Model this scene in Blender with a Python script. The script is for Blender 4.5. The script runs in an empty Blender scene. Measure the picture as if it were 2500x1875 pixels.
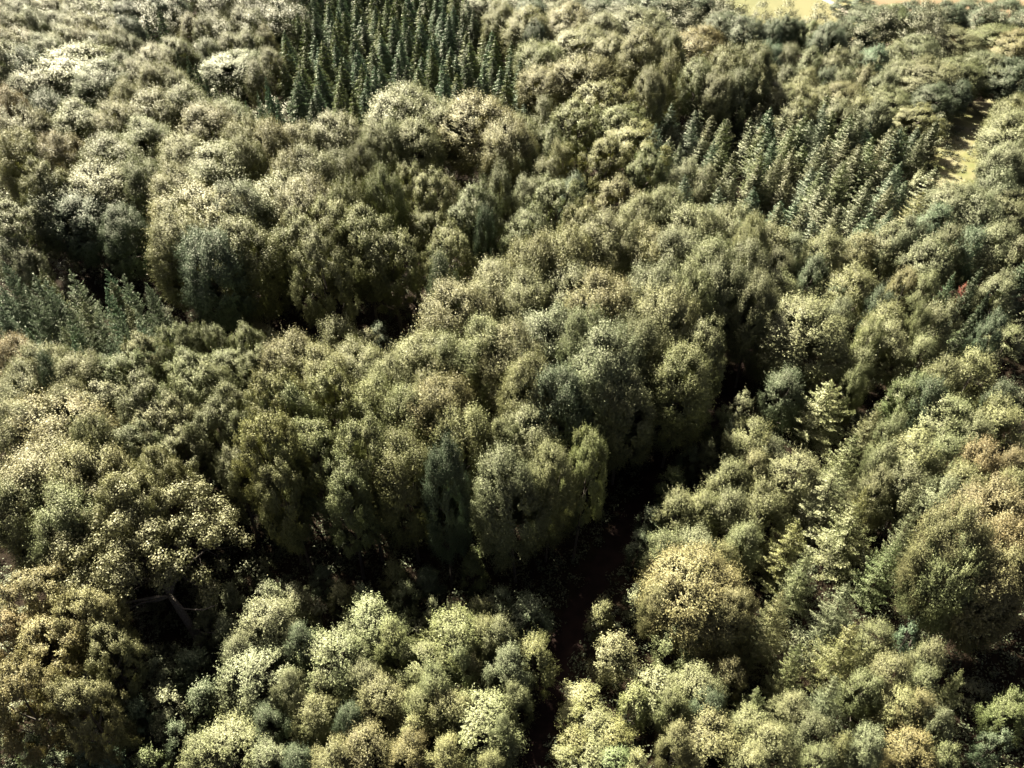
import bpy, math, random
import numpy as np

# ------------------------------------------------------------------ camera, sky, sun, exposure
CAM_H, PITCH, FOC = 75.0, 40.0, 1875.0            # metres, degrees below the horizon, focal length in photo pixels
EXPOSURE = 3.15
SUN_AZ, SUN_EL = -36.0, 49.0                      # degrees clockwise from +Y (the view), above the horizon
scene = bpy.context.scene
COL = scene.collection
cam_data = bpy.data.cameras.new("camera")
cam_data.sensor_width = 36.0
cam_data.lens = 36.0 * FOC / 2500.0
cam_data.clip_start, cam_data.clip_end = 1.0, 5000.0
cam = bpy.data.objects.new("camera", cam_data)
cam.location = (0, 0, CAM_H)
cam.rotation_euler = (math.radians(90 - PITCH), 0, 0)
COL.objects.link(cam)
scene.camera = cam

world = bpy.data.worlds.new("World")
scene.world = world
world.use_nodes = True
nt = world.node_tree
sky = nt.nodes.new("ShaderNodeTexSky")
sky.sky_type = 'NISHITA'
sky.sun_disc = False
sky.sun_elevation = math.radians(SUN_EL)
sky.sun_rotation = math.radians(SUN_AZ)
sky.air_density = 0.08
sky.dust_density = 3.0
sky.ozone_density = 0.0
bg = nt.nodes["Background"]
nt.links.new(sky.outputs[0], bg.inputs[0])
bg.inputs[1].default_value = 0.05

sd = bpy.data.lights.new("sun", 'SUN')
sd.energy = 5.0
sd.angle = math.radians(0.5)
sd.color = (1.0, 0.92, 0.75)
sun = bpy.data.objects.new("sun", sd)
a, e = math.radians(SUN_AZ), math.radians(SUN_EL)
from mathutils import Vector
sv = Vector((math.sin(a) * math.cos(e), math.cos(a) * math.cos(e), math.sin(e)))
sun.rotation_euler = sv.to_track_quat('Z', 'Y').to_euler()
COL.objects.link(sun)

scene.view_settings.view_transform = 'Standard'
scene.view_settings.look = 'None'
scene.view_settings.exposure = EXPOSURE
scene.view_settings.gamma = 1.0
scene.render.engine = 'CYCLES'
scene.cycles.max_bounces = 4
scene.cycles.diffuse_bounces = 2
scene.cycles.glossy_bounces = 1
scene.cycles.transmission_bounces = 2
scene.cycles.transparent_max_bounces = 2

# ------------------------------------------------------------------ helpers
rnd = random.Random(11)
PT = math.radians(PITCH)

def terrain(x, y):
    return (0.9 * np.sin(x * 0.031 + 1.0) * np.cos(y * 0.027) + 0.5 * np.sin(x * 0.083 + y * 0.06))

def at(px, py, z):
    """photo pixel + height above the datum -> x, y on the wood's floor plan"""
    u, v = (px - 1250.0) / FOC, (937.5 - py) / FOC
    dy = math.cos(PT) + v * math.sin(PT)
    dz = -math.sin(PT) + v * math.cos(PT)
    t = (z - CAM_H) / dz
    return u * t, dy * t, t

def tag(o, label=None, cat=None, group=None, kind=None):
    if label: o["label"] = label
    if cat: o["category"] = cat
    if group: o["group"] = group
    if kind: o["kind"] = kind
    return o

def mesh_quads(name, V, tone=None, mats=(), tris=None, mat_index=None):
    """V: (n,4,3) quads"""
    n = len(V)
    me = bpy.data.meshes.new(name)
    me.vertices.add(n * 4)
    me.vertices.foreach_set("co", V.reshape(-1).astype(np.float32))
    me.loops.add(n * 4)
    me.loops.foreach_set("vertex_index", np.arange(n * 4, dtype=np.int32))
    me.polygons.add(n)
    me.polygons.foreach_set("loop_start", np.arange(0, n * 4, 4, dtype=np.int32))
    if mat_index is not None:
        me.polygons.foreach_set("material_index", mat_index.astype(np.int32))
    if tone is not None:
        at_ = me.attributes.new("tone", 'FLOAT', 'FACE')
        at_.data.foreach_set("value", tone.astype(np.float32))
    me.update(calc_edges=True)
    for m in mats: me.materials.append(m)
    return me

def unit(v):
    return v / (np.linalg.norm(v, axis=-1, keepdims=True) + 1e-9)

# ------------------------------------------------------------------ materials
def leaf_material(name, trans=0.12, rough=0.56, spec=0.38, var=0.5, huevar=0.008):
    m = bpy.data.materials.new(name); m.use_nodes = True
    t = m.node_tree; N = t.nodes; L = t.links
    N.clear()
    out = N.new("ShaderNodeOutputMaterial")
    oi = N.new("ShaderNodeObjectInfo")
    at_ = N.new("ShaderNodeAttribute"); at_.attribute_name = "tone"
    mr = N.new("ShaderNodeMapRange")
    mr.inputs[3].default_value = 1 - var; mr.inputs[4].default_value = 1 + var
    L.new(at_.outputs["Fac"], mr.inputs[0])
    # broad patches of paler and deeper leaf over the crown
    tc = N.new("ShaderNodeNewGeometry")
    nz = N.new("ShaderNodeTexNoise"); nz.inputs["Scale"].default_value = 0.35; nz.inputs["Detail"].default_value = 2
    L.new(tc.outputs["Position"], nz.inputs["Vector"])
    hs = N.new("ShaderNodeHueSaturation")
    hm = N.new("ShaderNodeMapRange"); hm.inputs[1].default_value = 0.3; hm.inputs[2].default_value = 0.7
    hm.inputs[3].default_value = 0.5 - huevar; hm.inputs[4].default_value = 0.5 + huevar
    L.new(nz.outputs["Fac"], hm.inputs[0]); L.new(hm.outputs[0], hs.inputs["Hue"])
    L.new(mr.outputs[0], hs.inputs["Value"])
    L.new(oi.outputs["Color"], hs.inputs["Color"])
    p = N.new("ShaderNodeBsdfPrincipled")
    p.inputs["Roughness"].default_value = rough
    p.inputs["Specular IOR Level"].default_value = spec
    p.inputs["Specular Tint"].default_value = (1.0, 0.97, 0.72, 1)
    L.new(hs.outputs[0], p.inputs["Base Color"])
    tr = N.new("ShaderNodeBsdfTranslucent")
    hs2 = N.new("ShaderNodeHueSaturation"); hs2.inputs["Saturation"].default_value = 1.15; hs2.inputs["Value"].default_value = 1.1
    L.new(hs.outputs[0], hs2.inputs["Color"]); L.new(hs2.outputs[0], tr.inputs["Color"])
    mx = N.new("ShaderNodeMixShader"); mx.inputs[0].default_value = trans
    L.new(p.outputs[0], mx.inputs[1]); L.new(tr.outputs[0], mx.inputs[2])
    L.new(mx.outputs[0], out.inputs[0])
    return m

def plain_material(name, c1, c2, scale=2.0, rough=0.9, detail=6, bump=0.0, stretch=(1, 1, 1), scale2=None, c3=None):
    m = bpy.data.materials.new(name); m.use_nodes = True
    t = m.node_tree; N = t.nodes; L = t.links
    p = N["Principled BSDF"]; p.inputs["Roughness"].default_value = rough
    p.inputs["Specular IOR Level"].default_value = 0.04
    g = N.new("ShaderNodeNewGeometry"); mp = N.new("ShaderNodeMapping"); mp.inputs["Scale"].default_value = stretch
    L.new(g.outputs["Position"], mp.inputs[0])
    nz = N.new("ShaderNodeTexNoise"); nz.inputs["Scale"].default_value = scale; nz.inputs["Detail"].default_value = detail
    L.new(mp.outputs[0], nz.inputs["Vector"])
    r = N.new("ShaderNodeValToRGB"); r.color_ramp.elements[0].position = 0.35; r.color_ramp.elements[1].position = 0.65
    r.color_ramp.elements[0].color = (*c1, 1); r.color_ramp.elements[1].color = (*c2, 1)
    L.new(nz.outputs["Fac"], r.inputs[0])
    last = r.outputs[0]
    if c3:
        n2 = N.new("ShaderNodeTexNoise"); n2.inputs["Scale"].default_value = scale2; n2.inputs["Detail"].default_value = 4
        L.new(g.outputs["Position"], n2.inputs["Vector"])
        mr = N.new("ShaderNodeMapRange"); mr.inputs[1].default_value = 0.45; mr.inputs[2].default_value = 0.62
        L.new(n2.outputs["Fac"], mr.inputs[0])
        mx = N.new("ShaderNodeMix"); mx.data_type = 'RGBA'
        L.new(mr.outputs[0], mx.inputs[0]); L.new(last, mx.inputs[6]); mx.inputs[7].default_value = (*c3, 1)
        last = mx.outputs[2]
    L.new(last, p.inputs["Base Color"])
    if bump:
        b = N.new("ShaderNodeBump"); b.inputs["Strength"].default_value = bump; b.inputs["Distance"].default_value = 0.1
        L.new(nz.outputs["Fac"], b.inputs["Height"]); L.new(b.outputs[0], p.inputs["Normal"])
    return m

M_LEAF = leaf_material("broad_leaves")
M_NEEDLE = leaf_material("needles", trans=0.18, rough=0.5, spec=0.5, var=0.4, huevar=0.012)
M_BARK = plain_material("bark", (0.045, 0.038, 0.032), (0.095, 0.085, 0.072), 3.0, stretch=(4, 4, 0.6), bump=0.4)
M_BARK_RED = plain_material("conifer_bark", (0.03, 0.02, 0.014), (0.06, 0.042, 0.03), 3.0, stretch=(4, 4, 0.6))
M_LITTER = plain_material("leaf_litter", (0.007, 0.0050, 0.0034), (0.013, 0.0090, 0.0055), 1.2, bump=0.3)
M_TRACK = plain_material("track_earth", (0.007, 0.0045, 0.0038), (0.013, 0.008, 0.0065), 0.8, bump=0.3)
M_FIELD = plain_material("field_grass", (0.062, 0.064, 0.032), (0.076, 0.076, 0.038), 0.05, c3=(0.086, 0.080, 0.042), scale2=0.012, stretch=(5, 0.4, 1))
M_STUBBLE = plain_material("stubble", (0.080, 0.060, 0.036), (0.10, 0.074, 0.046), 0.06)
M_CHALK = plain_material("pale_track", (0.15, 0.135, 0.11), (0.19, 0.17, 0.14), 0.5)
M_GLADE = plain_material("glade_grass", (0.062, 0.066, 0.026), (0.088, 0.082, 0.038), 0.25, c3=(0.10, 0.092, 0.055), scale2=0.12, bump=0.3)
M_EARTH = plain_material("bare_earth", (0.08, 0.036, 0.024), (0.12, 0.06, 0.042), 1.0, bump=0.4)

# ------------------------------------------------------------------ leaves
def leaves(rng, P, D, OUT, ln, wd, up=0.45, jit=0.38, straight=0.5, nout=1.0):
    """one rhombic leaf tuft per row: P centre, D growth direction, OUT crown normal"""
    n = len(P)
    nr = unit(np.array([0, 0, up]) + nout * OUT + jit * rng.normal(size=(n, 3)))
    ax = D + straight * rng.normal(size=(n, 3))
    ax = unit(ax - nr * np.sum(ax * nr, 1, keepdims=True))
    bx = np.cross(nr, ax)
    l = (ln * rng.uniform(0.6, 1.3, n))[:, None] * 0.5
    w = (wd * rng.uniform(0.6, 1.3, n))[:, None] * 0.5
    bend = nr * l * 0.25
    return np.stack([P - ax * l - bend, P + bx * w, P + ax * l - bend, P - bx * w], 1)

def broad_crown(seed, W, H, z0, lobes, lr, twigs, ln=0.30, wd=0.17, k=9, drop=0.12, flat=0.8, power=2.0, low=0.85,
                tmid=0.42, spray=1.2, rough=0.14, fan=0.30, rlo=0.74, up=0.22, jit=0.32, straight=0.3, spread=0.6):
    """boughs fanning out from the stem to an uneven dome, each a bunch of leafy twigs with gaps between"""
    rng = np.random.default_rng(seed)
    ph = rng.uniform(0, 6.28, 6)
    P, D, O, T = [], [], [], []
    cents = []
    gold = 2.39996
    core = np.array([0, 0, z0 + (H - z0) * 0.30])
    for i in range(lobes):
        s = (i + 0.5) / lobes
        th = i * gold + rng.normal() * 0.18
        t = 1 - s ** 0.84                       # more boughs near the top
        t = min(max(t + rng.normal() * 0.025, 0.02), 0.99)
        if t > tmid:
            r = (max(0.0, 1 - ((t - tmid) / (1 - tmid)) ** power)) ** (1 / power)
        else:
            r = low + (1 - low) * (t / tmid)
        wob = 1 + rough * (math.sin(2 * th + ph[0]) * 0.6 + math.sin(3 * th + ph[1] + 3 * t) * 0.5 + math.sin(5 * th + ph[2] + 5 * t) * 0.35)
        r = r * wob * (W / 2 - lr * 0.5)
        r *= rng.uniform(rlo, 1.05)
        if t < 0.75 and rng.random() < drop: continue
        z = z0 + lr * 0.5 + (H - z0 - lr * 0.8) * t * (1 + 0.07 * math.sin(2 * th + ph[3])) - abs(rng.normal()) * lr * 0.35
        c = np.array([r * math.cos(th), r * math.sin(th), z])
        cents.append(c)
        bd = unit((c - core)[None])[0]
        L = lr * rng.uniform(0.5, 1.35)
        m = int(twigs * (L / lr) ** 2)
        v = unit(rng.normal(size=(m * 2, 3)))
        keep = v @ bd > -0.25
        v = v[keep][:m]; m = len(v)
        d = unit(spread * v + 1.0 * bd + np.array([0, 0, 0.15]) + 0.18 * rng.normal(size=(m, 3)))
        q0 = c + v * (L * rng.uniform(0.25, 0.8, m))[:, None] * np.array([1, 1, flat]) - bd * L * 0.35
        side = unit(np.cross(d, np.array([0, 0, 1.0]) + 0.5 * rng.normal(size=(m, 3))))
        tl = spray * rng.uniform(0.45, 1.5, m) * np.where(rng.random(m) < 0.07, 1.6, 1.0)
        on = unit(0.6 * v + 1.0 * bd)
        lt = rng.uniform(-0.14, 0.14)
        tw = rng.normal(size=m) * 0.22
        for j in range(k):
            f = (j + rng.uniform(0, 1, m)) / k
            sg = rng.uniform(-1, 1, m) * fan * (1.05 - f) * tl
            q = q0 + d * (f * tl)[:, None] + side * sg[:, None] + rng.normal(size=(m, 3)) * 0.05
            P.append(q); D.append(unit(d + side * (np.sign(sg) * 0.6)[:, None])); O.append(on)
            T.append(np.clip(0.5 + lt + tw + rng.normal(size=m) * 0.12, 0, 1))
    P, D, O, T = map(np.concatenate, (P, D, O, T))
    V = leaves(rng, P, D, O, ln, wd, up=up, jit=jit, straight=straight)
    return V, T, cents

def tube_quads(pts, rad, seg=7):
    pts = [np.array(p, float) for p in pts]
    rings = []
    for i, p in enumerate(pts):
        d = unit((pts[min(i + 1, len(pts) - 1)] - pts[max(i - 1, 0)])[None])[0]
        s = np.cross(d, [0.31, 0.2, 0.9] if abs(d[2]) < 0.8 else [1, 0.1, 0]); s = s / np.linalg.norm(s)
        b = np.cross(d, s)
        rings.append([p + rad[i] * (math.cos(2 * math.pi * j / seg) * s + math.sin(2 * math.pi * j / seg) * b) for j in range(seg)])
    Q = []
    for i in range(len(rings) - 1):
        for j in range(seg):
            Q.append([rings[i][j], rings[i][(j + 1) % seg], rings[i + 1][(j + 1) % seg], rings[i + 1][j]])
    return Q

def trunk_quads(rng, H, z0, r, cents, nlimb=7):
    top = np.array([rng.normal() * 0.3, rng.normal() * 0.3, H * 0.72])
    ctl = [np.array([0, 0, -1.0]), np.array([0, 0, 0.4]), top * 0.35, top * 0.7, top]
    Q = tube_quads(ctl, [r * 1.5, r, r * 0.8, r * 0.5, r * 0.12])
    if cents:
        for i in rng.permutation(len(cents))[:nlimb]:
            c = cents[i]
            zs = min(max(z0 * 0.75, c[2] - 3.5), H * 0.6)
            s = np.array([0, 0, zs])
            mid = (s + c) / 2 + np.array([0, 0, -0.6])
            Q += tube_quads([s, mid, c * np.array([.92, .92, 1])], [r * 0.42, r * 0.28, r * 0.07], 5)
    return np.array(Q)

def conifer(seed, H, W, z0, dz, nb, droop, ntw, ln, wd, tip_up=0.0, sweep=0.0, power=1.0, fine=1.0, rag=0.25, fall=0.5, tipw=0.12, up=0.3, jit=0.4):
    """whorls of branches, each a fan of needle sprays"""
    rng = np.random.default_rng(seed)
    P, D, O, T = [], [], [], []
    z = z0
    while z < H - 0.15:
        t = (z - z0) / (H - z0)
        R = W / 2 * (1 - t) ** power + tipw
        n = max(3, int(nb * (0.55 + 0.45 * (1 - t))))
        a0 = rng.uniform(0, 6.28)
        for b in range(n):
            th = a0 + b * 2 * math.pi / n + rng.normal() * 0.22
            L = R * rng.uniform(1 - rag * 1.4, 1 + rag * 0.7)
            zz = z + rng.normal() * dz * 0.35
            d2 = np.array([math.cos(th), math.sin(th), 0]); sd_ = np.array([-math.sin(th), math.cos(th), 0])
            m = max(4, int(ntw * L * fine))
            s = rng.uniform(0.12, 1, m) ** 0.8
            side = rng.choice([-1, 1], m) * rng.uniform(0, 1, m) * (0.10 + fall * 0.34 * (1 - s)) * L
            zoff = -droop * s * L + tip_up * L * s ** 3 + sweep * s * L - rng.uniform(0, 0.12, m) * L * 0.5
            p = d2 * (s * L)[:, None] + sd_ * side[:, None] + np.array([0, 0, 1.0]) * (zz + zoff - np.abs(side) * 0.3)[:, None]
            dd = unit(d2 + sd_ * np.sign(side)[:, None] * 0.7 + np.array([0, 0, 1]) * (tip_up * 1.5 * s + sweep - droop * 0.4)[:, None] + 0.2 * rng.normal(size=(m, 3)))
            P.append(p); D.append(dd); O.append(np.repeat((d2 * 0.8 + np.array([0, 0, .35]))[None], m, 0))
            T.append(np.clip(0.5 + rng.normal(size=m) * 0.18 + rng.normal() * 0.1, 0, 1))
        z += dz * rng.uniform(0.8, 1.2)
    m = 26
    s = rng.uniform(0, 1, m)                   # leader
    P.append(np.stack([rng.normal(size=m) * .06, rng.normal(size=m) * .06, H - 0.9 + s * 1.1], 1))
    D.append(np.repeat([[0, 0, 1.0]], m, 0) + 0.4 * rng.normal(size=(m, 3))); O.append(unit(rng.normal(size=(m, 3)))); T.append(np.full(m, .6))
    P, D, O, T = map(np.concatenate, (P, D, O, T))
    V = leaves(rng, P, unit(D), O, ln, wd, up=up, jit=jit)
    return V, T

# ------------------------------------------------------------------ prototypes: kind -> list of (H, W, trunk mesh, crown mesh)
PROTO = {}
def reg(kind, H, W, V, T, trunk, leafm, barkm, single=False):
    if single:
        n1, n2 = len(V), len(trunk)
        me = mesh_quads(kind + "_mesh", np.concatenate([V, trunk]), np.concatenate([T, np.full(n2, .5)]), (leafm, barkm),
                        mat_index=np.concatenate([np.zeros(n1), np.ones(n2)]))
        PROTO.setdefault(kind, []).append((H, W, None, me))
    else:
        tm = mesh_quads("trunk", trunk, None, (barkm,))
        cm = mesh_quads("crown", V, T, (leafm,))
        PROTO.setdefault(kind, []).append((H, W, tm, cm))

def reg_broad(kind, seeds, H, W, z0, lobes, lr, dens, r, **kw):
    for s in seeds:
        V, T, c = broad_crown(s, W, H, z0, lobes, lr, dens, **kw)
        reg(kind, H, W, V, T, trunk_quads(np.random.default_rng(s), H, z0, r, c), M_LEAF, M_BARK)

reg_broad('beech', (1, 2, 3, 4, 5, 6), 20, 14, 6.5, 135, 1.45, 92, 0.36, ln=0.27, wd=0.14, k=9, power=2.2, spray=1.45, spread=0.5, drop=0.10, tmid=0.32, rlo=0.76, rough=0.16)
reg_broad('oak', (11, 12, 13, 14), 18, 14, 6.5, 110, 1.25, 80, 0.42, ln=0.235, wd=0.15, k=9, power=2.0, spray=0.75, flat=0.8, drop=0.2, low=0.75, rough=0.22, rlo=0.62, fan=0.5)
reg_broad('ash', (21, 22, 23, 24, 25, 26), 11, 8, 2.6, 52, 0.98, 76, 0.18, ln=0.20, wd=0.11, k=10, power=1.8, spray=1.1, drop=0.12, tmid=0.42, rough=0.22, rlo=0.6)
reg_broad('sapling', (31, 32, 33), 6.5, 4, 1.2, 28, 0.55, 56, 0.09, ln=0.17, wd=0.10, k=8, power=1.5, spray=0.75, drop=0.12, tmid=0.3, rough=0.22, rlo=0.55)

for s in (41, 42, 43, 44):
    V, T = conifer(s, 12, 6.6, 1.0, 0.50, 14, 0.22, 24.0, 0.36, 0.15, power=0.86, rag=0.22, tipw=0.25, up=0.12, jit=0.25)
    reg('spruce', 12, 6.0, V, T, trunk_quads(np.random.default_rng(s), 13, 4, 0.12, []), M_NEEDLE, M_BARK_RED, single=True)
for s in (51, 52, 53, 54):
    V, T = conifer(s, 12, 7.4, 1.0, 0.46, 12, 0.08, 28.0, 0.32, 0.12, sweep=0.22, tip_up=0.22, power=0.8, rag=0.30, tipw=0.15, fall=0.6, up=0.6, jit=0.5)
    reg('fir', 12, 7.0, V, T, trunk_quads(np.random.default_rng(s), 11, 3, 0.12, []), M_NEEDLE, M_BARK_RED)
for s in (61, 62, 63, 64):
    V, T = conifer(s, 15, 9.0, 1.5, 0.60, 11, 0.10, 40.0, 0.25, 0.085, tip_up=0.36, power=0.74, rag=0.40, fall=0.42, up=0.7, jit=0.55)
    reg('larch', 15, 9.0, V, T, trunk_quads(np.random.default_rng(s), 18, 3, 0.2, []), M_NEEDLE, M_BARK_RED)

KIND = {  # code: (prototype, object name, words, category)
    'B': ('beech', 'beech_tree', 'broad domed tree'),
    'O': ('oak', 'oak_tree', 'lumpy billowing tree'),
    'Y': ('ash', 'broadleaf_tree', 'young rounded tree'),
    'L': ('larch', 'larch_tree', 'feathery larch'),
    'S': ('spruce', 'spruce_tree', 'narrow spruce'),
    'D': ('fir', 'fir_tree', 'young pointed conifer'),
    'P': ('sapling', 'sapling_tree', 'small bushy tree'),
}
HUE = {
    't': ((0.091, 0.093, 0.042), 'tan green'), 'p': ((0.089, 0.096, 0.042), 'pale green'), 'g': ((0.078, 0.086, 0.043), 'grey green'),
    'o': ((0.077, 0.086, 0.036), 'olive green'), 'y': ((0.088, 0.095, 0.036), 'yellow green'), 'r': ((0.107, 0.092, 0.044), 'orange tinged'),
    'b': ((0.059, 0.088, 0.049), 'blue green'), 'd': ((0.043, 0.058, 0.031), 'dark green'), 'e': ((0.065, 0.083, 0.032), 'deep green'),
    'f': ((0.081, 0.104, 0.064), 'pale blue green'),
    'h': ((0.108, 0.100, 0.042), 'golden tan'),
    'x': ((0.143, 0.035, 0.022), 'rusty red'), 'c': ((0.095, 0.088, 0.038), 'ochre'), 'w': ((0.096, 0.102, 0.051), 'whitish green'),
}
ORD = ['first', 'second', 'third', 'fourth', 'fifth', 'sixth', 'seventh', 'eighth', 'ninth', 'tenth', 'eleventh', 'twelfth',
       'thirteenth', 'fourteenth', 'fifteenth', 'sixteenth', 'seventeenth', 'eighteenth']
def article(n): return n

def place(code, x, y, h, w, hue, label, group, seedv=None):
    kind, name, words = KIND[code]
    protos = PROTO[kind]
    H, W, tm, cm = protos[rnd.randrange(len(protos))]
    z = float(terrain(x, y))
    s = (w / W, w / W, h / H)
    wv = rnd.uniform(-0.05, 0.05); c = list(HUE[hue][0]); c = [c[0] * (1 + wv), c[1] * (1 - wv * 0.3), c[2] * (1 - wv * 1.5)]
    k = rnd.uniform(0.82, 1.08) * (1.2 if code == 'L' else 1.0); c = [v * k for v in c] + [1.0]
    rz = rnd.uniform(0, 6.283)
    if tm is None:
        o = bpy.data.objects.new(name, cm); o.color = c
        root = o
    else:
        root = bpy.data.objects.new(name, None); root.empty_display_size = 0.5
        t_ = bpy.data.objects.new("trunk", tm); t_.parent = root; COL.objects.link(t_)
        c_ = bpy.data.objects.new("crown", cm); c_.parent = root; c_.color = c; COL.objects.link(c_)
    COL.objects.link(root)
    root.location = (x, y, z); root.rotation_euler = (rnd.gauss(0, .03), rnd.gauss(0, .03), rz); root.scale = s
    tag(root, label, "tree", group)
    return root

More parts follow.
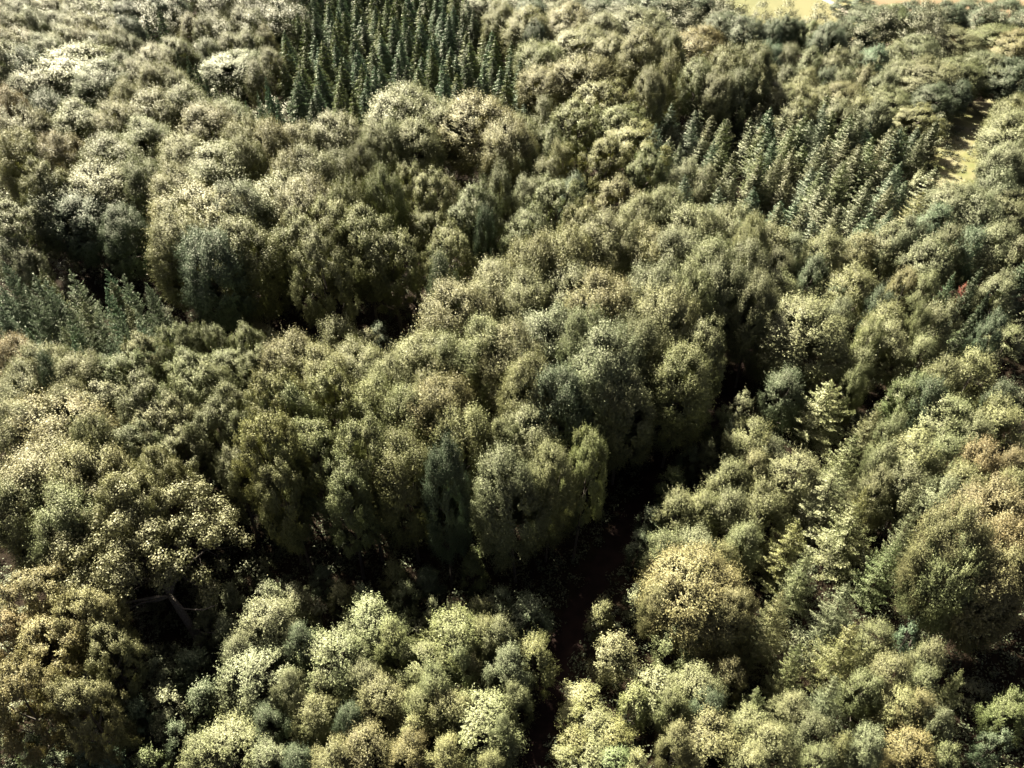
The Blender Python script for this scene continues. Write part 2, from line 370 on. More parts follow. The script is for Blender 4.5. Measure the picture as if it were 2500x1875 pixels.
# every stand of trees: where it is, its usual height, and its trees: apex x, apex y and crown width in the photo, kind, hue[, height]
ROWS = [
 ("at the very top left", "distant crowns at the top left", 16, [
  (-20,-12,90,'B','t'),(45,-8,85,'B','g'),(110,-14,85,'B','t'),(175,-8,90,'B','t'),(240,-12,85,'B','p'),(300,-6,70,'B','d'),(372,-2,60,'S','d',20),(395,-30,90,'B','d')]),
 ("in the second distant row top left", "distant crowns at the top left", 17, [
  (8,32,80,'B','t'),(70,24,80,'B','p'),(132,28,85,'B','t'),(190,22,80,'B','p'),(245,30,80,'B','t'),(300,34,70,'B','d'),(352,28,62,'S','d',20),(380,20,62,'S','d',21)]),
 ("in the third distant row top left", "distant crowns at the top left", 17, [
  (-10,70,95,'B','t'),(45,74,95,'B','t'),(98,88,90,'B','o'),(148,62,90,'B','p'),(190,55,80,'B','t'),(222,76,80,'B','g'),(272,62,80,'B','t'),(306,76,70,'B','g'),(362,98,100,'B','t'),(415,84,90,'B','y')]),
 ("around the billowing pair, upper left", "tall trees of the upper left wood", 18, [
  (10,112,110,'B','p'),(60,122,90,'B','d'),(165,118,190,'B','p'),(80,164,135,'B','t'),(240,150,130,'B','g'),(285,120,80,'B','g'),(325,146,100,'B','t'),(372,150,90,'B','p'),(410,165,85,'B','p')]),
 ("left of the spruce plantation", "pale trees left of the spruce plantation", 14, [
  (452,28,70,'Y','t'),(488,34,60,'Y','w'),(527,30,75,'Y','t'),(584,12,70,'Y','g'),(620,20,60,'Y','p'),(600,70,80,'Y','t'),(548,78,80,'Y','p'),(500,84,70,'Y','g'),(565,122,135,'B','o'),(640,60,60,'Y','t'),(655,120,70,'Y','p'),(625,150,70,'Y','g')]),
 ("in the dark conifer line, upper left", "dark conifers left of the spruce plantation", 15, [
  (425,112,45,'S','d'),(448,128,45,'S','d'),(468,146,45,'S','d'),(486,165,45,'S','d'),(505,184,45,'S','d'),(524,205,45,'S','d'),(543,226,45,'S','d'),(640,190,45,'S','b'),(656,215,45,'S','b'),(672,240,50,'S','b'),(625,225,45,'D','b'),(600,250,60,'D','b')]),
 ("in the band of tan crowns top left", "tall trees of the upper left wood", 19, [
  (5,232,90,'B','r'),(42,275,125,'B','t'),(110,235,100,'B','d'),(188,262,130,'B','o'),(271,262,115,'B','t'),(362,230,135,'B','t'),(300,205,90,'B','p'),(445,214,130,'B','p'),(492,262,140,'B','t'),(545,248,110,'B','p'),(595,285,110,'B','p'),(420,180,90,'P','w')]),
 ("between tan band and left thicket", "tall trees of the upper left wood", 19, [
  (38,345,120,'B','y'),(133,348,110,'B','r'),(262,352,150,'B','g'),(350,300,125,'B','o'),(432,345,125,'B','t'),(524,360,170,'B','p'),(88,408,120,'O','p'),(232,420,180,'B','t'),(330,400,110,'B','o'),(600,335,100,'B','o'),(420,430,130,'B','t')]),
 ("above the conifer thicket, left edge", "tall trees of the upper left wood", 16, [
  (20,505,130,'O','g'),(12,590,90,'Y','g',12),(70,625,80,'Y','g',11),(132,462,150,'B','g'),(200,500,140,'B','d'),(290,520,110,'B','d')]),
 ("in the row under the spruce plantation", "tall trees below the spruce plantation", 19, [
  (640,300,105,'B','t'),(708,305,110,'B','t'),(820,284,135,'B','t'),(982,222,175,'B','p'),(1072,246,130,'B','p'),(1165,240,165,'B','c'),(1235,285,130,'B','t'),(750,365,135,'B','p'),(690,375,110,'B','t'),(815,370,100,'B','t'),(880,345,80,'B','g'),(1013,300,120,'B','p'),(930,300,100,'B','p')]),
 ("in the great dark fronted stand", "tall trees of the dark fronted stand", 21, [
  (490,475,215,'B','t'),(430,530,150,'B','p'),(575,455,150,'B','g'),(662,432,180,'B','p'),(752,437,165,'B','t'),(845,428,100,'B','y'),(925,402,95,'B','y'),(988,398,100,'O','p'),(1050,405,120,'O','p'),(800,480,150,'O','p'),(880,500,150,'O','p'),(700,520,150,'O','o'),(600,545,160,'B','o'),(950,540,150,'O','p'),(500,580,150,'B','d'),(790,565,140,'O','g')]),
 ("right of the dark fronted stand", "trees right of the dark fronted stand", 18, [
  (1145,452,135,'O','g'),(1222,398,80,'Y','g'),(1090,440,90,'Y','t'),(1100,535,135,'O','p'),(1180,500,60,'Y','d'),(1190,440,90,'Y','o'),(1240,480,60,'P','d'),(1040,500,110,'O','o'),(1085,610,90,'Y','d')]),
 ("along the top edge of the wood", "trees along the top edge", 16, [
  (1180,-15,90,'B','g'),(1240,-20,80,'B','d'),(1300,6,85,'B','d'),(1360,-8,90,'B','g'),(1415,-2,80,'B','d'),(1460,0,100,'B','d'),(1535,-8,100,'B','d'),(1610,-14,110,'B','d'),(1680,-18,140,'B','d'),(1770,36,95,'B','d'),(1827,46,100,'B','d')]),
 ("behind the two yellow green oaks", "trees behind the yellow green oaks", 17, [
  (1225,20,80,'B','p'),(1287,34,110,'B','p'),(1390,22,120,'B','c'),(1480,42,90,'B','t'),(1560,24,150,'B','g'),(1258,100,80,'Y','p',9),(1318,106,105,'B','y'),(1420,82,140,'B','t'),(1500,98,100,'B','p'),(1427,140,130,'B','t'),(1340,160,110,'B','t'),(1300,60,60,'B','d')]),
 ("right of the plantation, behind the oaks", "trees right of the plantation", 15, [
  (1310,178,55,'P','r'),(1330,240,80,'Y','g'),(1270,285,110,'B','p'),(1275,340,90,'B','p'),(1345,300,90,'Y','o'),(1382,338,75,'Y','y'),(1330,380,80,'Y','g'),(1295,430,80,'Y','w'),(1400,420,80,'Y','d')]),
 ("on the pair of yellow green oaks", "yellow green oaks", 19, [
  (1475,190,160,'O','y'),(1420,235,130,'O','y'),(1515,240,130,'O','y'),(1560,285,170,'O','y'),(1480,330,130,'O','y'),(1590,345,110,'O','o')]),
 ("between the oaks and the field", "tall trees below the field", 19, [
  (1570,80,100,'B','t'),(1650,85,85,'B','p'),(1712,70,125,'B','c'),(1780,112,95,'B','p'),(1852,112,95,'B','p'),(1640,142,70,'Y','p'),(1700,150,90,'B','o'),(1590,170,80,'B','g'),(1820,170,80,'Y','g'),(1760,180,80,'B','g')]),
 ("in the dark hedge along the field", "dark trees along the field edge", 14, [
  (1885,52,60,'B','d'),(1917,42,62,'B','d'),(1948,46,55,'B','d'),(1990,54,50,'B','e'),(2035,56,80,'B','d'),(2086,36,95,'B','d'),(2138,6,115,'B','d'),(2190,6,90,'B','e'),(2232,2,90,'B','d'),(2272,4,75,'B','d'),(2060,2,60,'Y','d',5),(2110,-6,60,'Y','d',5),(2325,6,85,'B','d'),(2375,-2,85,'B','d'),(2420,14,90,'B','d'),(2468,-4,95,'B','d'),(2520,20,90,'B','d')]),
 ("in the mixed row under the field hedge", "mixed trees below the field hedge", 13, [
  (1890,105,70,'Y','b'),(1930,107,72,'Y','g'),(1985,116,75,'Y','p'),(2045,119,75,'Y','t'),(2090,122,70,'Y','g'),(2145,112,90,'Y','b'),(2195,100,80,'Y','p'),(2252,80,105,'B','g'),(2338,60,115,'B','g'),(2440,60,120,'B','o'),(2500,70,110,'B','c')]),
 ("in the second mixed row under the hedge", "mixed trees below the field hedge", 13, [
  (1880,150,75,'Y','p'),(1925,160,70,'Y','g'),(1975,165,75,'Y','p'),(2025,160,60,'Y','d'),(2070,165,75,'Y','p'),(2120,160,75,'Y','t'),(2165,170,75,'Y','g'),(2215,150,80,'B','g'),(2282,146,140,'B','g'),(2350,138,120,'B','o'),(2420,122,130,'B','g'),(2490,140,110,'B','d')]),
 ("on the rise behind the conifer block", "domed trees behind the conifer block", 11.5, [
  (1805,215,90,'Y','t'),(1850,205,90,'Y','t'),(1905,202,100,'B','t'),(1955,198,90,'Y','p'),(2007,208,90,'B','t'),(2068,198,95,'B','t'),(2110,224,80,'Y','p'),(2178,213,100,'B','p'),(2060,240,90,'Y','g'),(1960,240,90,'Y','o'),(2145,250,80,'Y','g'),(2250,252,110,'O','p'),(2290,210,90,'B','d'),(2340,200,80,'B','d')]),
 ("at the right edge by the clearing", "trees round the sunny clearing", 16, [
  (2482,236,90,'B','o'),(2505,282,150,'B','t'),(2485,350,100,'B','g'),(2288,290,60,'D','g',11),(2262,320,60,'D','g',11),(2500,350,90,'B','g'),(2456,432,110,'Y','g'),(2285,415,100,'D','g',10),(2245,425,50,'P','w',8),(2375,470,90,'Y','g',9)]),
 ("below the sunny clearing", "mixed trees below the sunny clearing", 13, [
  (2250,470,115,'L','y'),(2350,465,130,'B','g'),(2412,490,110,'Y','g'),(2465,480,130,'B','g'),(2300,512,95,'Y','b'),(2195,548,115,'Y','t'),(2120,560,85,'Y','t'),(2240,530,85,'Y','g'),(2290,590,120,'Y','g'),(2380,560,90,'Y','b'),(2440,555,120,'Y','g'),(2495,590,100,'Y','g'),(2340,560,90,'Y','g')]),
 ("at the foot of the conifer block", "trees at the foot of the conifer block", 12, [
  (1905,540,115,'Y','p'),(1955,560,80,'Y','g'),(2033,553,105,'Y','p'),(2080,575,60,'P','w',8),(1995,610,80,'Y','d'),(1920,600,90,'Y','g'),(1690,385,80,'Y','w'),(1735,400,70,'Y','g')]),
 ("in the top row of the middle wood", "tall trees of the middle wood", 19, [
  (1355,425,140,'O','p'),(1515,430,145,'O','t'),(1635,455,120,'B','p'),(1300,495,130,'O','p'),(1567,480,120,'B','p'),(1430,485,120,'O','p'),(1700,495,155,'B','p'),(1795,497,135,'B','t'),(1862,520,90,'B','p')]),
 ("in the second row of the middle wood", "tall trees of the middle wood", 20, [
  (1390,560,155,'B','p'),(1490,525,150,'B','t'),(1590,560,150,'B','t'),(1680,565,140,'B','g'),(1770,590,140,'B','o'),(1840,585,120,'B','g'),(1300,580,140,'B','p'),(1225,630,170,'B','t'),(1860,680,110,'B','g')]),
 ("in the third row of the middle wood", "tall trees of the middle wood", 20, [
  (1115,690,185,'B','c'),(1205,668,140,'B','t'),(1290,660,150,'B','t'),(1390,650,160,'B','t'),(1495,672,180,'B','c'),(1600,645,150,'B','g'),(1690,660,130,'B','o'),(1775,640,130,'B','g'),(1570,715,130,'B','t')]),
 ("in the fourth row of the middle wood", "tall trees of the middle wood", 21, [
  (1345,765,185,'B','g'),(1490,805,195,'B','g'),(1250,795,160,'B','w'),(1180,770,150,'B','p'),(1645,715,170,'B','t'),(1725,775,140,'O','t'),(1430,760,140,'B','o'),(1590,770,130,'B','t'),(1670,840,150,'B','o'),(1300,870,150,'B','p'),(1400,900,160,'B','d'),(1530,900,150,'B','g')]),
 ("over the dark hollow, left of middle", "trees over the dark hollow", 13, [
  (817,770,115,'Y','p'),(890,808,80,'P','w'),(930,790,60,'P','d',8),(635,790,70,'P','c',8),(750,812,28,'S','b',5),(665,815,70,'P','p',8),(1000,815,165,'B','p',18),(1085,820,140,'B','o',18)]),
 ("above the tall olive clump, centre left", "pale trees above the olive clump", 16, [
  (467,795,95,'O','p'),(523,798,95,'O','p'),(590,812,105,'O','p'),(402,820,100,'O','p'),(340,830,120,'O','p'),(700,836,150,'B','t'),(780,870,140,'B','p'),(870,850,150,'B','p'),(960,880,130,'B','p'),(1040,890,130,'B','p'),(630,860,120,'O','p'),(545,870,140,'O','p'),(282,865,145,'O','o'),(440,880,140,'O','p')]),
 ("of the tall olive clump, centre left", "tall trees of the olive clump", 21, [
  (655,925,165,'O','y'),(720,940,150,'O','y'),(800,925,165,'O','y'),(905,945,150,'B','y'),(985,965,150,'B','y'),(1055,940,175,'B','c'),(1110,1010,150,'B','o'),(640,1030,170,'O','y'),(760,1040,180,'O','y'),(880,1050,170,'O','o'),(985,1070,160,'B','o'),(1075,1100,110,'B','d'),(560,930,130,'O','t'),(830,1130,150,'O','o'),(690,1130,130,'O','o')]),
 ("in the grey green group, left centre", "grey green trees left of the olive clump", 17, [
  (240,945,175,'O','g'),(340,925,160,'O','g'),(470,905,150,'O','p'),(378,988,165,'O','w'),(505,985,140,'O','t'),(450,1060,150,'O','g'),(560,1010,110,'O','p'),(300,1030,140,'O','g'),(560,1100,110,'O','g')]),
 ("under the conifer thicket, far left", "tan trees on the left edge", 16, [
  (10,842,120,'B','r'),(75,850,130,'B','t'),(172,885,135,'B','t'),(30,910,140,'B','t'),(150,940,120,'B','t'),(100,870,70,'Y','d')]),
 ("of the big tan crowns, left edge", "big tan crowns on the left edge", 19, [
  (110,985,230,'B','c'),(20,1000,170,'B','t'),(205,1025,130,'B','o'),(85,1105,250,'B','c'),(185,1115,190,'B','t'),(10,1180,170,'B','o'),(280,1140,160,'O','p'),(120,1220,190,'B','o'),(370,1110,140,'O','p')]),
 ("of the orange topped group, lower left", "orange topped trees at the lower left", 16, [
  (30,1410,200,'O','h'),(150,1432,170,'O','h'),(-30,1500,180,'O','r'),(90,1530,210,'O','h'),(225,1545,140,'O','t'),(-10,1650,190,'O','c'),(170,1660,160,'O','t')]),
 ("beside the dark gap in the centre", "trees in front of the middle wood", 19, [
  (1285,1010,165,'B','w'),(1215,1020,120,'O','p'),(1345,1090,130,'B','p'),(1425,1055,120,'O','y'),(1260,1120,160,'B','g')]),
 ("beside the bend of the dark track", "small trees by the bend of the track", 8, [
  (1818,963,62,'P','w'),(1756,1000,65,'P','e'),(1735,1080,60,'P','p'),(1790,1030,50,'P','d'),(1600,1235,80,'P','d'),(1565,1300,65,'P','d',5),(1640,1140,70,'P','e'),(1690,1080,60,'P','d'),(1468,1475,75,'P','p',6),(1570,1425,85,'P','w',7),(1502,1562,115,'P','w',7.5),(1603,1655,125,'P','w',7.5),(1560,1690,85,'P','y',7)]),
 ("on the right, above the feathery larches", "mixed trees on the right", 12, [
  (1910,665,115,'Y','p'),(1995,660,60,'P','w'),(2100,640,125,'Y','p'),(2222,650,78,'Y','c'),(2282,667,75,'Y','p'),(2353,702,38,'P','x'),(2420,705,65,'S','d'),(2330,662,60,'D','b'),(2463,670,95,'Y','g'),(2160,690,70,'Y','d'),(2050,690,70,'P','d'),(2390,650,60,'D','d'),(2500,640,80,'D','b')]),
 ("in the belt left of the rusty sapling", "mixed trees on the right", 13, [
  (1975,742,200,'B','t',16),(2057,733,95,'Y','w'),(2140,775,75,'Y','y'),(2185,745,115,'Y','p'),(2262,740,60,'Y','y'),(2318,735,105,'Y','g'),(2380,770,80,'D','d'),(2475,800,80,'P','p'),(2440,760,70,'Y','d'),(1915,800,110,'B','o')]),
 ("around the round pale crown, right", "mixed trees on the right", 12, [
  (2175,793,135,'Y','g'),(2265,812,85,'Y','p'),(2340,807,65,'P','e'),(2395,858,125,'Y','p'),(2325,880,95,'Y','p'),(2230,922,95,'Y','e'),(2120,850,80,'Y','p'),(2300,930,90,'Y','d'),(2470,930,80,'Y','d'),(2090,900,60,'Y','o'),(1930,900,110,'Y','d')]),
 ("among the upper feathery larches", "feathery larches on the right", 12, [
  (2013,868,72,'L','g'),(2040,932,185,'L','o'),(2145,978,100,'L','g'),(2087,1062,140,'L','o'),(2045,1148,190,'L','g'),(2112,1188,90,'L','y'),(1885,1022,95,'L','p'),(2200,1025,80,'Y','p',12)]),
 ("right of the upper larches", "bushy trees right of the larches", 12, [
  (2330,985,155,'Y','p'),(2418,966,62,'L','w'),(2475,990,125,'Y','p'),(2395,1020,100,'Y','t'),(2165,1092,90,'Y','p'),(2250,1080,160,'Y','p'),(2320,1080,120,'Y','p'),(2415,1088,115,'Y','r'),(2478,1100,90,'Y','r'),(2230,1150,130,'Y','g'),(2370,1150,120,'Y','p'),(2310,1180,130,'Y','g'),(2490,1150,100,'Y','p'),(2160,1160,90,'Y','g')]),
 ("in the pale belt right of the track", "pale bushy trees right of the track", 11, [
  (1850,1030,120,'Y','p'),(1795,1125,115,'Y','p'),(1862,1110,100,'Y','t'),(1950,1115,130,'Y','w'),(1730,1200,110,'Y','p'),(1665,1205,110,'Y','p'),(1800,1200,110,'Y','g'),(1880,1190,120,'Y','p'),(1715,1290,125,'Y','w'),(1645,1300,110,'Y','p'),(1820,1270,100,'Y','p'),(1900,1080,90,'Y','g'),(1780,1330,90,'Y','p')]),
 ("among the lower feathery larches", "feathery larches on the right", 12, [
  (1945,1260,140,'L','y'),(2100,1245,180,'L','o'),(2250,1248,100,'L','g'),(2192,1316,120,'L','e'),(2080,1418,130,'L','g'),(1912,1445,120,'L','t'),(2085,1520,155,'L','y'),(1985,1335,110,'L','p'),(1870,1480,100,'L','t'),(1960,1560,100,'L','o')]),
 ("in the orange tan group, right edge", "big orange tan trees at the right edge", 19, [
  (2460,1212,190,'B','r'),(2390,1260,150,'B','t'),(2500,1290,150,'B','r'),(2370,1330,140,'B','o'),(2450,1350,170,'B','c')]),
 ("round the ochre dome by the track", "trees right of the dark track", 14, [
  (1712,1390,225,'B','c',14),(1630,1415,100,'B','t',12),(1800,1450,110,'B','c',13),(1660,1530,120,'Y','o',9)]),
 ("below the dark hollow, lower middle", "bushy trees left of the track", 9, [
  (960,1388,70,'P','y',7),(985,1440,70,'P','p',7),(830,1438,75,'P','p',7),(725,1458,85,'P','g',7),(660,1440,75,'P','g',7),(1150,1358,70,'P','e',7),(1108,1478,60,'P','p',7),(1170,1468,70,'P','p',7),(1060,1475,50,'P','g',7),(890,1440,60,'P','d',7),(1230,1460,80,'P','d',7),(1295,1478,120,'P','d',7),(780,1400,60,'P','d',6),(1050,1400,70,'P','d',6),(560,1440,70,'P','g',7)]),
 ("in the first bushy row, bottom centre", "bushy trees left of the track", 9, [
  (640,1488,160,'Y','w'),(905,1500,170,'Y','p'),(812,1575,180,'Y','p'),(960,1540,110,'Y','y'),(1110,1530,160,'Y','y'),(1035,1590,130,'Y','p'),(1180,1540,90,'Y','p'),(1222,1530,100,'Y','t'),(1305,1585,115,'Y','y'),(570,1560,100,'Y','g'),(730,1540,90,'Y','d')]),
 ("in the second bushy row, bottom centre", "bushy trees left of the track", 9, [
  (615,1618,190,'Y','w'),(700,1660,90,'Y','g'),(785,1655,75,'P','p'),(895,1640,100,'Y','g'),(1060,1650,100,'Y','p'),(1165,1622,65,'P','c'),(1240,1605,120,'Y','g'),(1120,1600,90,'Y','o'),(1255,1690,80,'Y','p')]),
 ("in the third bushy row, bottom centre", "bushy trees left of the track", 8, [
  (765,1718,115,'Y','p'),(935,1690,135,'Y','t'),(1030,1703,95,'Y','p'),(1105,1710,125,'Y','p'),(1000,1768,75,'P','p'),(1185,1745,195,'Y','p'),(650,1740,90,'Y','d'),(850,1740,80,'Y','d'),(1235,1780,70,'Y','p')]),
 ("along the bottom edge, left of centre", "bushy trees along the bottom edge", 8, [
  (655,1838,120,'Y','g'),(545,1790,190,'Y','p'),(480,1820,120,'Y','p'),(880,1808,140,'Y','c'),(985,1820,115,'Y','c'),(805,1848,125,'Y','t'),(1080,1830,110,'Y','p'),(730,1830,90,'Y','d'),(1190,1860,80,'Y','p')]),
 ("in the dim lower left corner", "small trees in the lower left corner", 7, [
  (290,1758,60,'P','y'),(190,1798,95,'P','b'),(350,1838,85,'P','e'),(385,1615,85,'P','g'),(405,1700,115,'P','g'),(330,1715,80,'P','b'),(250,1830,80,'P','b'),(470,1680,90,'P','d'),(500,1500,80,'P','g'),(540,1520,80,'P','g'),(450,1600,90,'P','d'),(120,1850,90,'P','d'),(60,1800,110,'P','e',7),(140,1780,90,'P','g',7),(420,1780,70,'P','d')]),
 ("in the sunlit scrub right of the track", "scrub right of the track", 3.4, [
  (1425,1700,100,'P','p'),(1400,1740,80,'P','y'),(1460,1760,100,'P','p'),(1405,1800,80,'P','y'),(1440,1830,100,'P','p'),(1500,1780,90,'P','y'),(1385,1850,80,'P','y'),(1500,1850,90,'P','e')]),
 ("at the bottom, right of the scrub", "bushy trees at the bottom right", 8, [
  (1720,1650,135,'Y','t'),(1790,1618,90,'Y','c'),(1650,1700,90,'Y','o'),(1838,1748,115,'Y','p'),(1740,1778,165,'Y','t'),(1562,1848,70,'P','p'),(1655,1795,95,'Y','t'),(1740,1700,90,'Y','d'),(1860,1670,90,'L','o'),(1835,1840,110,'Y','t')]),
 ("below the lower larches", "bushy trees at the bottom right", 9, [
  (2157,1530,95,'Y','p'),(2230,1518,55,'P','b'),(2285,1570,85,'Y','g'),(2195,1610,115,'Y','t'),(2270,1640,95,'Y','p'),(2365,1636,70,'L','p'),(2215,1698,115,'Y','p'),(2258,1700,90,'Y','c'),(1950,1700,95,'Y','g'),(2130,1650,100,'Y','o'),(2050,1660,110,'L','g'),(1940,1620,90,'L','o'),(2310,1730,80,'Y','g')]),
 ("along the bottom right edge", "bushy trees at the bottom right", 8, [
  (2140,1795,95,'Y','g'),(2250,1808,125,'Y','c'),(2482,1708,95,'Y','e'),(1900,1785,125,'Y','t'),(2005,1838,85,'Y','p'),(2000,1760,100,'Y','g'),(2080,1780,90,'L','o'),(2330,1830,80,'Y','o'),(2450,1790,60,'P','d')]),
]

for k_, wd_ in (('B', 'domed tree'), ('O', 'billowing tree'), ('Y', 'bushy tree'), ('L', 'feathery larch'), ('S', 'narrow spruce'),
                ('D', 'pointed conifer'), ('P', 'small tree')):
    KIND[k_] = (KIND[k_][0], KIND[k_][1], wd_)

# ------------------------------------------------------------------ ground, track, field, glade
def sheet(name, quads, mat):
    me = mesh_quads(name, np.array(quads), None, (mat,))
    o = bpy.data.objects.new(name, me); COL.objects.link(o)
    tag(o, kind="structure")
    return o

def grid(x0, x1, y0, y1, step, dz=0.0, keep=None):
    Q = []
    nx, ny = max(1, int((x1 - x0) / step)), max(1, int((y1 - y0) / step))
    xs, ys = np.linspace(x0, x1, nx + 1), np.linspace(y0, y1, ny + 1)
    X, Y = np.meshgrid(xs, ys, indexing='ij')
    Z = terrain(X, Y) + dz
    P = np.stack([X, Y, Z], -1)
    V = np.stack([P[:-1, :-1], P[1:, :-1], P[1:, 1:], P[:-1, 1:]], 2).reshape(-1, 4, 3)
    return V

g1 = grid(-330, 330, -60, 480, 3.0)
g2 = [[(-3000, 480, -2), (3000, 480, -2), (3000, 3500, -2), (-3000, 3500, -2)]]
# the near sheet and a far apron that starts under its edge
far = np.array([[(-3000, -600, -3.0), (3000, -600, -3.0), (3000, 3500, -3.0), (-3000, 3500, -3.0)]], float)
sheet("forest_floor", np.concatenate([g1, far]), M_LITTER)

def ribbon(name, pts, width, mat, dz):
    # resample, then quads across following the ground
    P = np.array(pts, float); S = []
    for i in range(len(P) - 1):
        n = max(1, int(np.linalg.norm(P[i + 1] - P[i]) / 1.5))
        for j in range(n):
            t = j / n
            p0, p1, p2, p3 = P[max(i - 1, 0)], P[i], P[i + 1], P[min(i + 2, len(P) - 1)]
            S.append(0.5 * ((2 * p1) + (-p0 + p2) * t + (2 * p0 - 5 * p1 + 4 * p2 - p3) * t * t + (-p0 + 3 * p1 - 3 * p2 + p3) * t ** 3))
    S.append(P[-1]); S = np.array(S)
    Q = []
    prev = None
    for i, p in enumerate(S):
        d = unit((S[min(i + 1, len(S) - 1)] - S[max(i - 1, 0)])[None])[0]
        nrm = np.array([-d[1], d[0]])
        w = width * 0.5 * (1 + 0.12 * math.sin(i * 0.7))
        row = []
        for f in (-1, -0.33, 0.33, 1):
            q = p + nrm * w * f
            row.append((q[0], q[1], float(terrain(q[0], q[1])) + dz))
        if prev:
            for a_ in range(3): Q.append([prev[a_], prev[a_ + 1], row[a_ + 1], row[a_]])
        prev = row
    return sheet(name, Q, mat), S

track_px = [(1262, 1960), (1290, 1850), (1335, 1700), (1395, 1540), (1470, 1390), (1540, 1270), (1600, 1160), (1690, 1060), (1780, 960), (1830, 860), (1850, 760)]
track_xy = [at(px, py, 0)[:2] for px, py in track_px]
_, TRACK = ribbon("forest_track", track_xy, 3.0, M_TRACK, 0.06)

def patch(name, poly_px, mat, dz, step=2.0):
    poly = [at(px, py, 0)[:2] for px, py in poly_px]
    xs, ys = [p[0] for p in poly], [p[1] for p in poly]
    V = grid(min(xs), max(xs), min(ys), max(ys), step, dz)
    c = V.mean(1)
    k = np.array([inside(q[0], q[1], poly) for q in c])
    return sheet(name, V[k], mat), poly

def inside(x, y, poly):
    r = False; j = len(poly) - 1
    for i in range(len(poly)):
        if (poly[i][1] > y) != (poly[j][1] > y) and x < (poly[j][0] - poly[i][0]) * (y - poly[i][1]) / (poly[j][1] - poly[i][1]) + poly[i][0]:
            r = not r
        j = i
    return r

_, GLADE = patch("glade", [(2235, 520), (2560, 560), (2560, 330), (2450, 225), (2340, 250), (2290, 320), (2260, 400)], M_GLADE, 0.05)
sheet("meadow", grid(78, 131, 262, 470, 4, 0.06), M_FIELD)
sheet("stubble_field", grid(131, 330, 262, 470, 4, 0.06), M_STUBBLE)
ribbon("farm_track", [at(1955, -18, 0)[:2], at(2010, 2, 0)[:2], at(2050, 22, 0)[:2], at(2075, 50, 0)[:2]], 3.2, M_CHALK, 0.12)
patch("bare_bank", [(1385, 1760), (1440, 1760), (1450, 1900), (1400, 1900)], M_EARTH, 0.09, 0.5)
patch("bare_scrape", [(400, 1800), (425, 1800), (425, 1880), (395, 1880)], M_EARTH, 0.09, 0.4)

# ------------------------------------------------------------------ the listed trees
SP = []
for phrase, group, h0, items in ROWS:
    counts, seen = {}, {}
    for it in items:
        key = (it[3], it[4]); counts[key] = counts.get(key, 0) + 1
    for it in sorted(items, key=lambda q: q[0]):
        px, py, w, code, hue = it[:5]
        h = it[5] if len(it) > 5 else h0
        if len(it) == 5: h *= rnd.uniform(0.90, 1.10)
        if len(it) == 5 and code == 'P': h = min(h, 7)
        x, y, t = at(px, py, h)
        key = (code, hue); seen[key] = seen.get(key, 0) + 1
        what = HUE[hue][1] + " " + KIND[code][2]
        lab = (f"only {what} {phrase}" if counts[key] == 1 else f"{ORD[seen[key] - 1]} {what} from the left {phrase}")
        wm = w * t / FOC * (1.12 if code in 'BO' else 1.02)
        place(code, x, y, h, wm, hue, lab, group)
        SP.append((x, y, wm))

# ------------------------------------------------------------------ plantations: evenly planted, no tree told from its neighbour
STANDS = []
def stand(poly_px, h, sx, sy, code, hues, label, group, wid, jit=0.3, hj=0.12, skew=0.0):
    poly = [at(px, py, h)[:2] for px, py in poly_px]
    x0, x1 = min(p[0] for p in poly), max(p[0] for p in poly)
    y0, y1 = min(p[1] for p in poly), max(p[1] for p in poly)
    STANDS.append(poly)
    n = 0; y = y0; r = 0
    while y <= y1:
        x = x0 + (r % 2) * sx * 0.5 + (skew * (y - y0)) % sx
        while x <= x1:
            jx, jy = x + rnd.uniform(-jit, jit) * sx, y + rnd.uniform(-jit, jit) * sy
            if inside(jx, jy, poly) and rnd.random() > 0.03:
                hh = h * rnd.uniform(1 - hj, 1 + hj)
                place(code, jx, jy, hh, wid * rnd.uniform(0.88, 1.12), rnd.choice(hues), label, group)
                n += 1
            x += sx
        y += sy; r += 1
    print("STAND", group, n)

stand([(640, -75), (1215, -75), (1190, 50), (1215, 95), (1270, 135), (1325, 215), (1240, 212), (1100, 202), (935, 195), (865, 250), (735, 250), (690, 150)],
      12, 5.0, 7.8, 'S', 'deebb', "dark narrow spruce packed in the plantation, top", "spruces of the dark plantation", 7.0, jit=0.36, hj=0.2, skew=0.16)
stand([(1585, 205), (1690, 240), (1800, 225), (1920, 230), (2140, 240), (2262, 275), (2230, 380), (2225, 470), (2215, 540), (2100, 560), (1960, 540), (1850, 515), (1740, 480), (1590, 430)],
      10.5, 4.4, 5.4, 'D', 'begfg', "blue green young conifer in the block left of the clearing", "young conifers left of the sunny clearing", 6.4, jit=0.6, hj=0.2)
stand([(-90, 640), (50, 645), (150, 660), (215, 680), (300, 668), (392, 690), (395, 800), (340, 850), (200, 870), (60, 850), (-60, 850)],
      13.5, 3.4, 4.0, 'D', 'fffgb', "blue green young conifer in the thicket at the left edge", "young conifers in the left thicket", 5.0, jit=0.4)

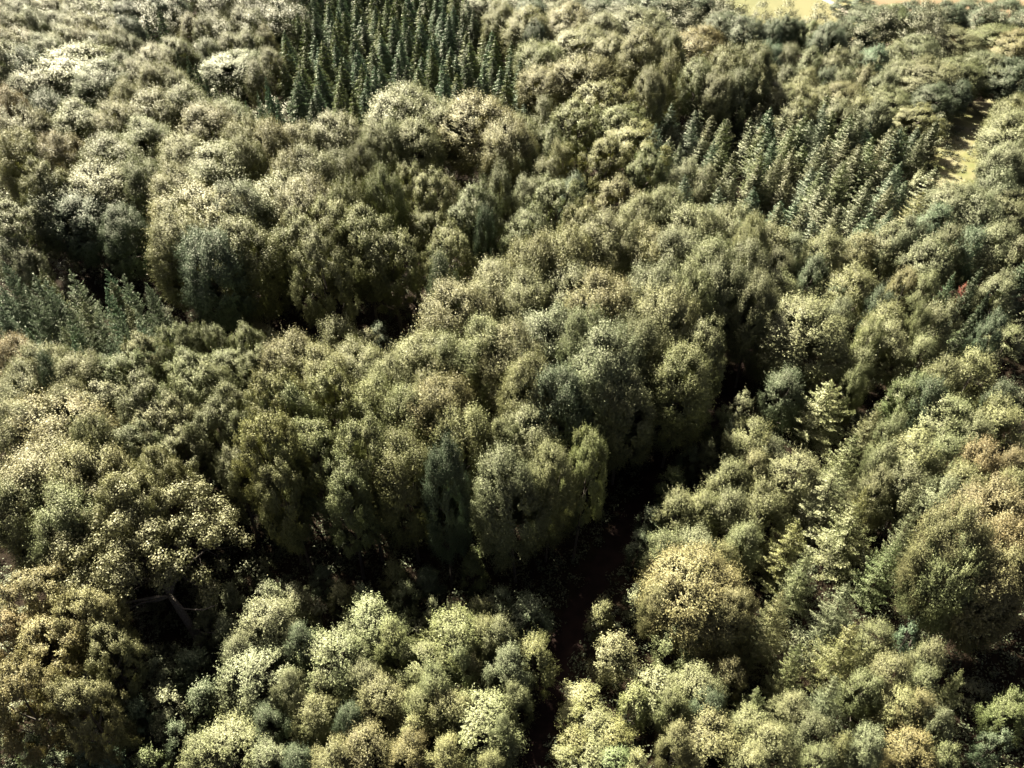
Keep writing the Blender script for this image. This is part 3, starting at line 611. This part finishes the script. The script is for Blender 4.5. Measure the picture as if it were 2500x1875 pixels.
# ------------------------------------------------------------------ the leaning oak with its bare trunk, lower left
def leaning_oak():
    rng = np.random.default_rng(77)
    bx, by = -33.0, 44.5
    root = bpy.data.objects.new("leaning_oak", None); COL.objects.link(root)
    root.location = (bx, by, float(terrain(bx, by)))
    tag(root, "leaning oak with thick bare grey trunk and open lumpy crown, lower left", "tree", "tall trees of the lower left wood")
    fork = np.array([-2.0, 1.8, 8.2])
    Q = tube_quads([(0.6, -.3, -1), (0.3, 0, 1.0), (-.5, .6, 4.5), (-1.4, 1.3, 6.8), fork], [.9, .52, .42, .36, .28], 10)
    cx, cy, R = -5.2, 6.0, 9.0
    C = []
    for i in range(210):
        r = R * math.sqrt((i + .5) / 210) * rng.uniform(.93, 1.05); th = i * 2.39996 + rng.normal() * .15
        x, y = cx + r * math.cos(th) * 1.05, cy + r * math.sin(th)
        if y < 0.2 and -2.8 < x < 3.4: continue               # open front, the trunk shows here
        z = 9.5 + 7.0 * max(0.0, 1 - (r / R) ** 2) ** 0.7 + rng.normal() * 1.0 - (1.2 if r > R * .85 else 0)
        if rng.random() < 0.17: continue
        C.append((x, y, z, rng.uniform(.45, 1.0)))
    C += [(-9.6, -1.0, 7.6, 1.0), (-11.2, -.4, 8.0, .9), (-8.2, -2.2, 7.2, .8), (2.4, 1.8, 8.8, .8)]
    P, D, O, T = [], [], [], []
    for x, y, z, L in C:
        m = int(300 * L * L)
        v = unit(rng.normal(size=(m, 3))); v = v[(v[:, 2] > -.5)]; m = len(v)
        p = np.array([x, y, z]) + v * (L * rng.uniform(.5, 1, m) ** .6)[:, None] * np.array([1, 1, .8])
        d = unit(v + [0, 0, .3]); lt = rng.uniform(-.12, .12)
        for j in range(3):
            P.append(p + d * (.26 * j) + rng.normal(size=(m, 3)) * .10); D.append(d); O.append(v); T.append(np.clip(.5 + lt + rng.normal(size=m) * .2, 0, 1))
    V = leaves(rng, *map(np.concatenate, (P, D, O)), .23, .16, up=.2)
    cm = mesh_quads("oak_crown", V, np.concatenate(T), (M_LEAF,))
    # main limbs, then twigs to the clumps
    limbs = [(-6.5, -.4, 8.6), (-9.6, -.6, 7.4), (-5.5, 3.6, 10.5), (-3, 7, 11.5), (1.2, 5.6, 10.5), (-8.5, 7, 10), (-1, 10, 11)]
    ends = []
    for q in limbs:
        q = np.array(q, float); mid = (fork + q) / 2 + rng.normal(size=3) * .4 + [0, 0, .3]
        Q += tube_quads([fork - [0, 0, .3], (fork + mid) / 2 + rng.normal(size=3) * .2, mid, (mid + q) / 2 + rng.normal(size=3) * .25, q], [.20, .15, .12, .09, .05], 7)
        ends += [mid, q]
    Q += tube_quads([fork, (0.2, -.2, 8.6), (2.4, -.6, 9.0), (3.8, -.2, 9.3)], [.14, .10, .06, .03], 5)
    Q += tube_quads([(-.3, .5, 4.2), (1.2, -.4, 4.6), (2.6, -.6, 5.0)], [.12, .08, .03], 5)
    for x, y, z, L in C:
        c = np.array([x, y, z]); s = min(ends, key=lambda q_: np.linalg.norm(q_ - c))
        mid = (s + c) / 2 + rng.normal(size=3) * .35
        Q += tube_quads([s, mid, c], [.05, .035, .015], 4)
    tm = mesh_quads("oak_trunk", np.array(Q), None, (M_BARK,))
    for nm, me in (("trunk", tm), ("crown", cm)):
        o = bpy.data.objects.new(nm, me); o.parent = root; COL.objects.link(o)
        if nm == "crown": o.color = (.086, .086, .042, 1)
leaning_oak()


# ------------------------------------------------------------------ understorey and distant woodland in the gaps (nobody could count them)
def lump(seed, W, H, n, ln, wd):
    rng = np.random.default_rng(seed)
    V, T, _ = broad_crown(seed, W, H, H * 0.2, 22, W * 0.17, n, ln=ln, wd=wd, k=5, power=1.8, spray=W * 0.13, drop=0.1, tmid=0.35, rough=0.2, rlo=0.7)
    return V, T

def mass(name, label, cat, spots, protos, tint):
    Vs, Ts = [], []
    for x, y, h, w in spots:
        H, W, V, T = protos[rnd.randrange(len(protos))]
        th = rnd.uniform(0, 6.28); c, s_ = math.cos(th), math.sin(th)
        X = (V[..., 0] * c - V[..., 1] * s_) * w / W + x
        Y = (V[..., 0] * s_ + V[..., 1] * c) * w / W + y
        Z = V[..., 2] * h / H + float(terrain(x, y))
        Vs.append(np.stack([X, Y, Z], -1)); Ts.append(np.clip(T * 0.6 + rnd.uniform(0, 0.4), 0, 1))
    me = mesh_quads(name, np.concatenate(Vs), np.concatenate(Ts), (M_LEAF,))
    o = bpy.data.objects.new(name, me); COL.objects.link(o); o.color = tint
    tag(o, label, cat, kind="stuff")
    print(name, len(spots))

def fill():
    S = np.array(SP); A, B = [], []
    def clear(x, y, r):
        return np.min(np.hypot(S[:, 0] - x, S[:, 1] - y) - S[:, 2] * 0.25) > r
    y = 236.0
    while y < 350:
        half = (y * 0.766 + 50) * 0.667
        x = -half - 16
        while x < half + 16:
            jx, jy = x + rnd.uniform(-3, 3), y + rnd.uniform(-2.5, 2.5)
            spr = -64 < jx < -4 and jy < 290
            if not spr and (jx < 72 or jy < 250) and clear(jx, jy, 1.5):
                A.append((jx, jy, rnd.uniform(14, 18), rnd.uniform(9, 12)))
            x += 9.5
        y += 9
    y = 28.0
    while y < 236:
        half = (y * 0.766 + 50) * 0.667
        st = 4.6 + y * 0.012
        x = -half - 12
        while x < half + 12:
            jx, jy = x + rnd.uniform(-1, 1) * st * .4, y + rnd.uniform(-1, 1) * st * .4
            x += st
            if np.min(np.hypot(TRACK[:, 0] - jx, TRACK[:, 1] - jy)) < 3.4: continue
            if inside(jx, jy, GLADE) or not clear(jx, jy, 1.2): continue
            if any(inside(jx, jy, p) for p in STANDS): continue
            if rnd.random() < 0.12: continue
            f = y > 130
            B.append((jx, jy, rnd.uniform(6, 9) if f else rnd.uniform(3.5, 5.5), rnd.uniform(5, 7) if f else rnd.uniform(3.2, 4.6)))
        y += st
    pa = [(16, 11, *lump(s, 11, 16, 52, .40, .22)) for s in (71, 72, 73)]
    pb = [(6, 5, *lump(s, 5, 6, 22, .26, .14)) for s in (81, 82, 83)]
    mass("distant_woodland", "mass of distant crowns packed along the top edge", "woodland", A, pa, (.060, .064, .036, 1))
    mass("understorey", "dim low trees and bushes in the shaded gaps between taller crowns", "understorey", B, pb, (.060, .066, .034, 1))
fill()

# ------------------------------------------------------------------ undergrowth
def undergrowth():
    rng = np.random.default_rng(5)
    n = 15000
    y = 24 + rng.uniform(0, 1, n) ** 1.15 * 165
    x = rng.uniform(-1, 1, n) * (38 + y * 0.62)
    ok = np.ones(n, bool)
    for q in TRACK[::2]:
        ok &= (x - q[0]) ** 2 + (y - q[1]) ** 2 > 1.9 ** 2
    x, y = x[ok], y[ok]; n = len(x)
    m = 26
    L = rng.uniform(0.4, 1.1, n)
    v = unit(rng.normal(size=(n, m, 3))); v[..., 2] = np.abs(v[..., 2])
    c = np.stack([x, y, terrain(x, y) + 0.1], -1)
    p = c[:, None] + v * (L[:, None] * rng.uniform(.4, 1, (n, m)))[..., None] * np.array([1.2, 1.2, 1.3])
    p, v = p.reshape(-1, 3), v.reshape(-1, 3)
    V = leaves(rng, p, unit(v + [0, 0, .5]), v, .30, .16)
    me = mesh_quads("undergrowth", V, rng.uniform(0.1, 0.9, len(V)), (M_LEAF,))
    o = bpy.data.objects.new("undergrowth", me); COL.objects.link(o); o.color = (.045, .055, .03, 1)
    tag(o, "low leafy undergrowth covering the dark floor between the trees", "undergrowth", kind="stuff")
undergrowth()
print("TREES", len(SP), "OBJ", len(bpy.data.objects))
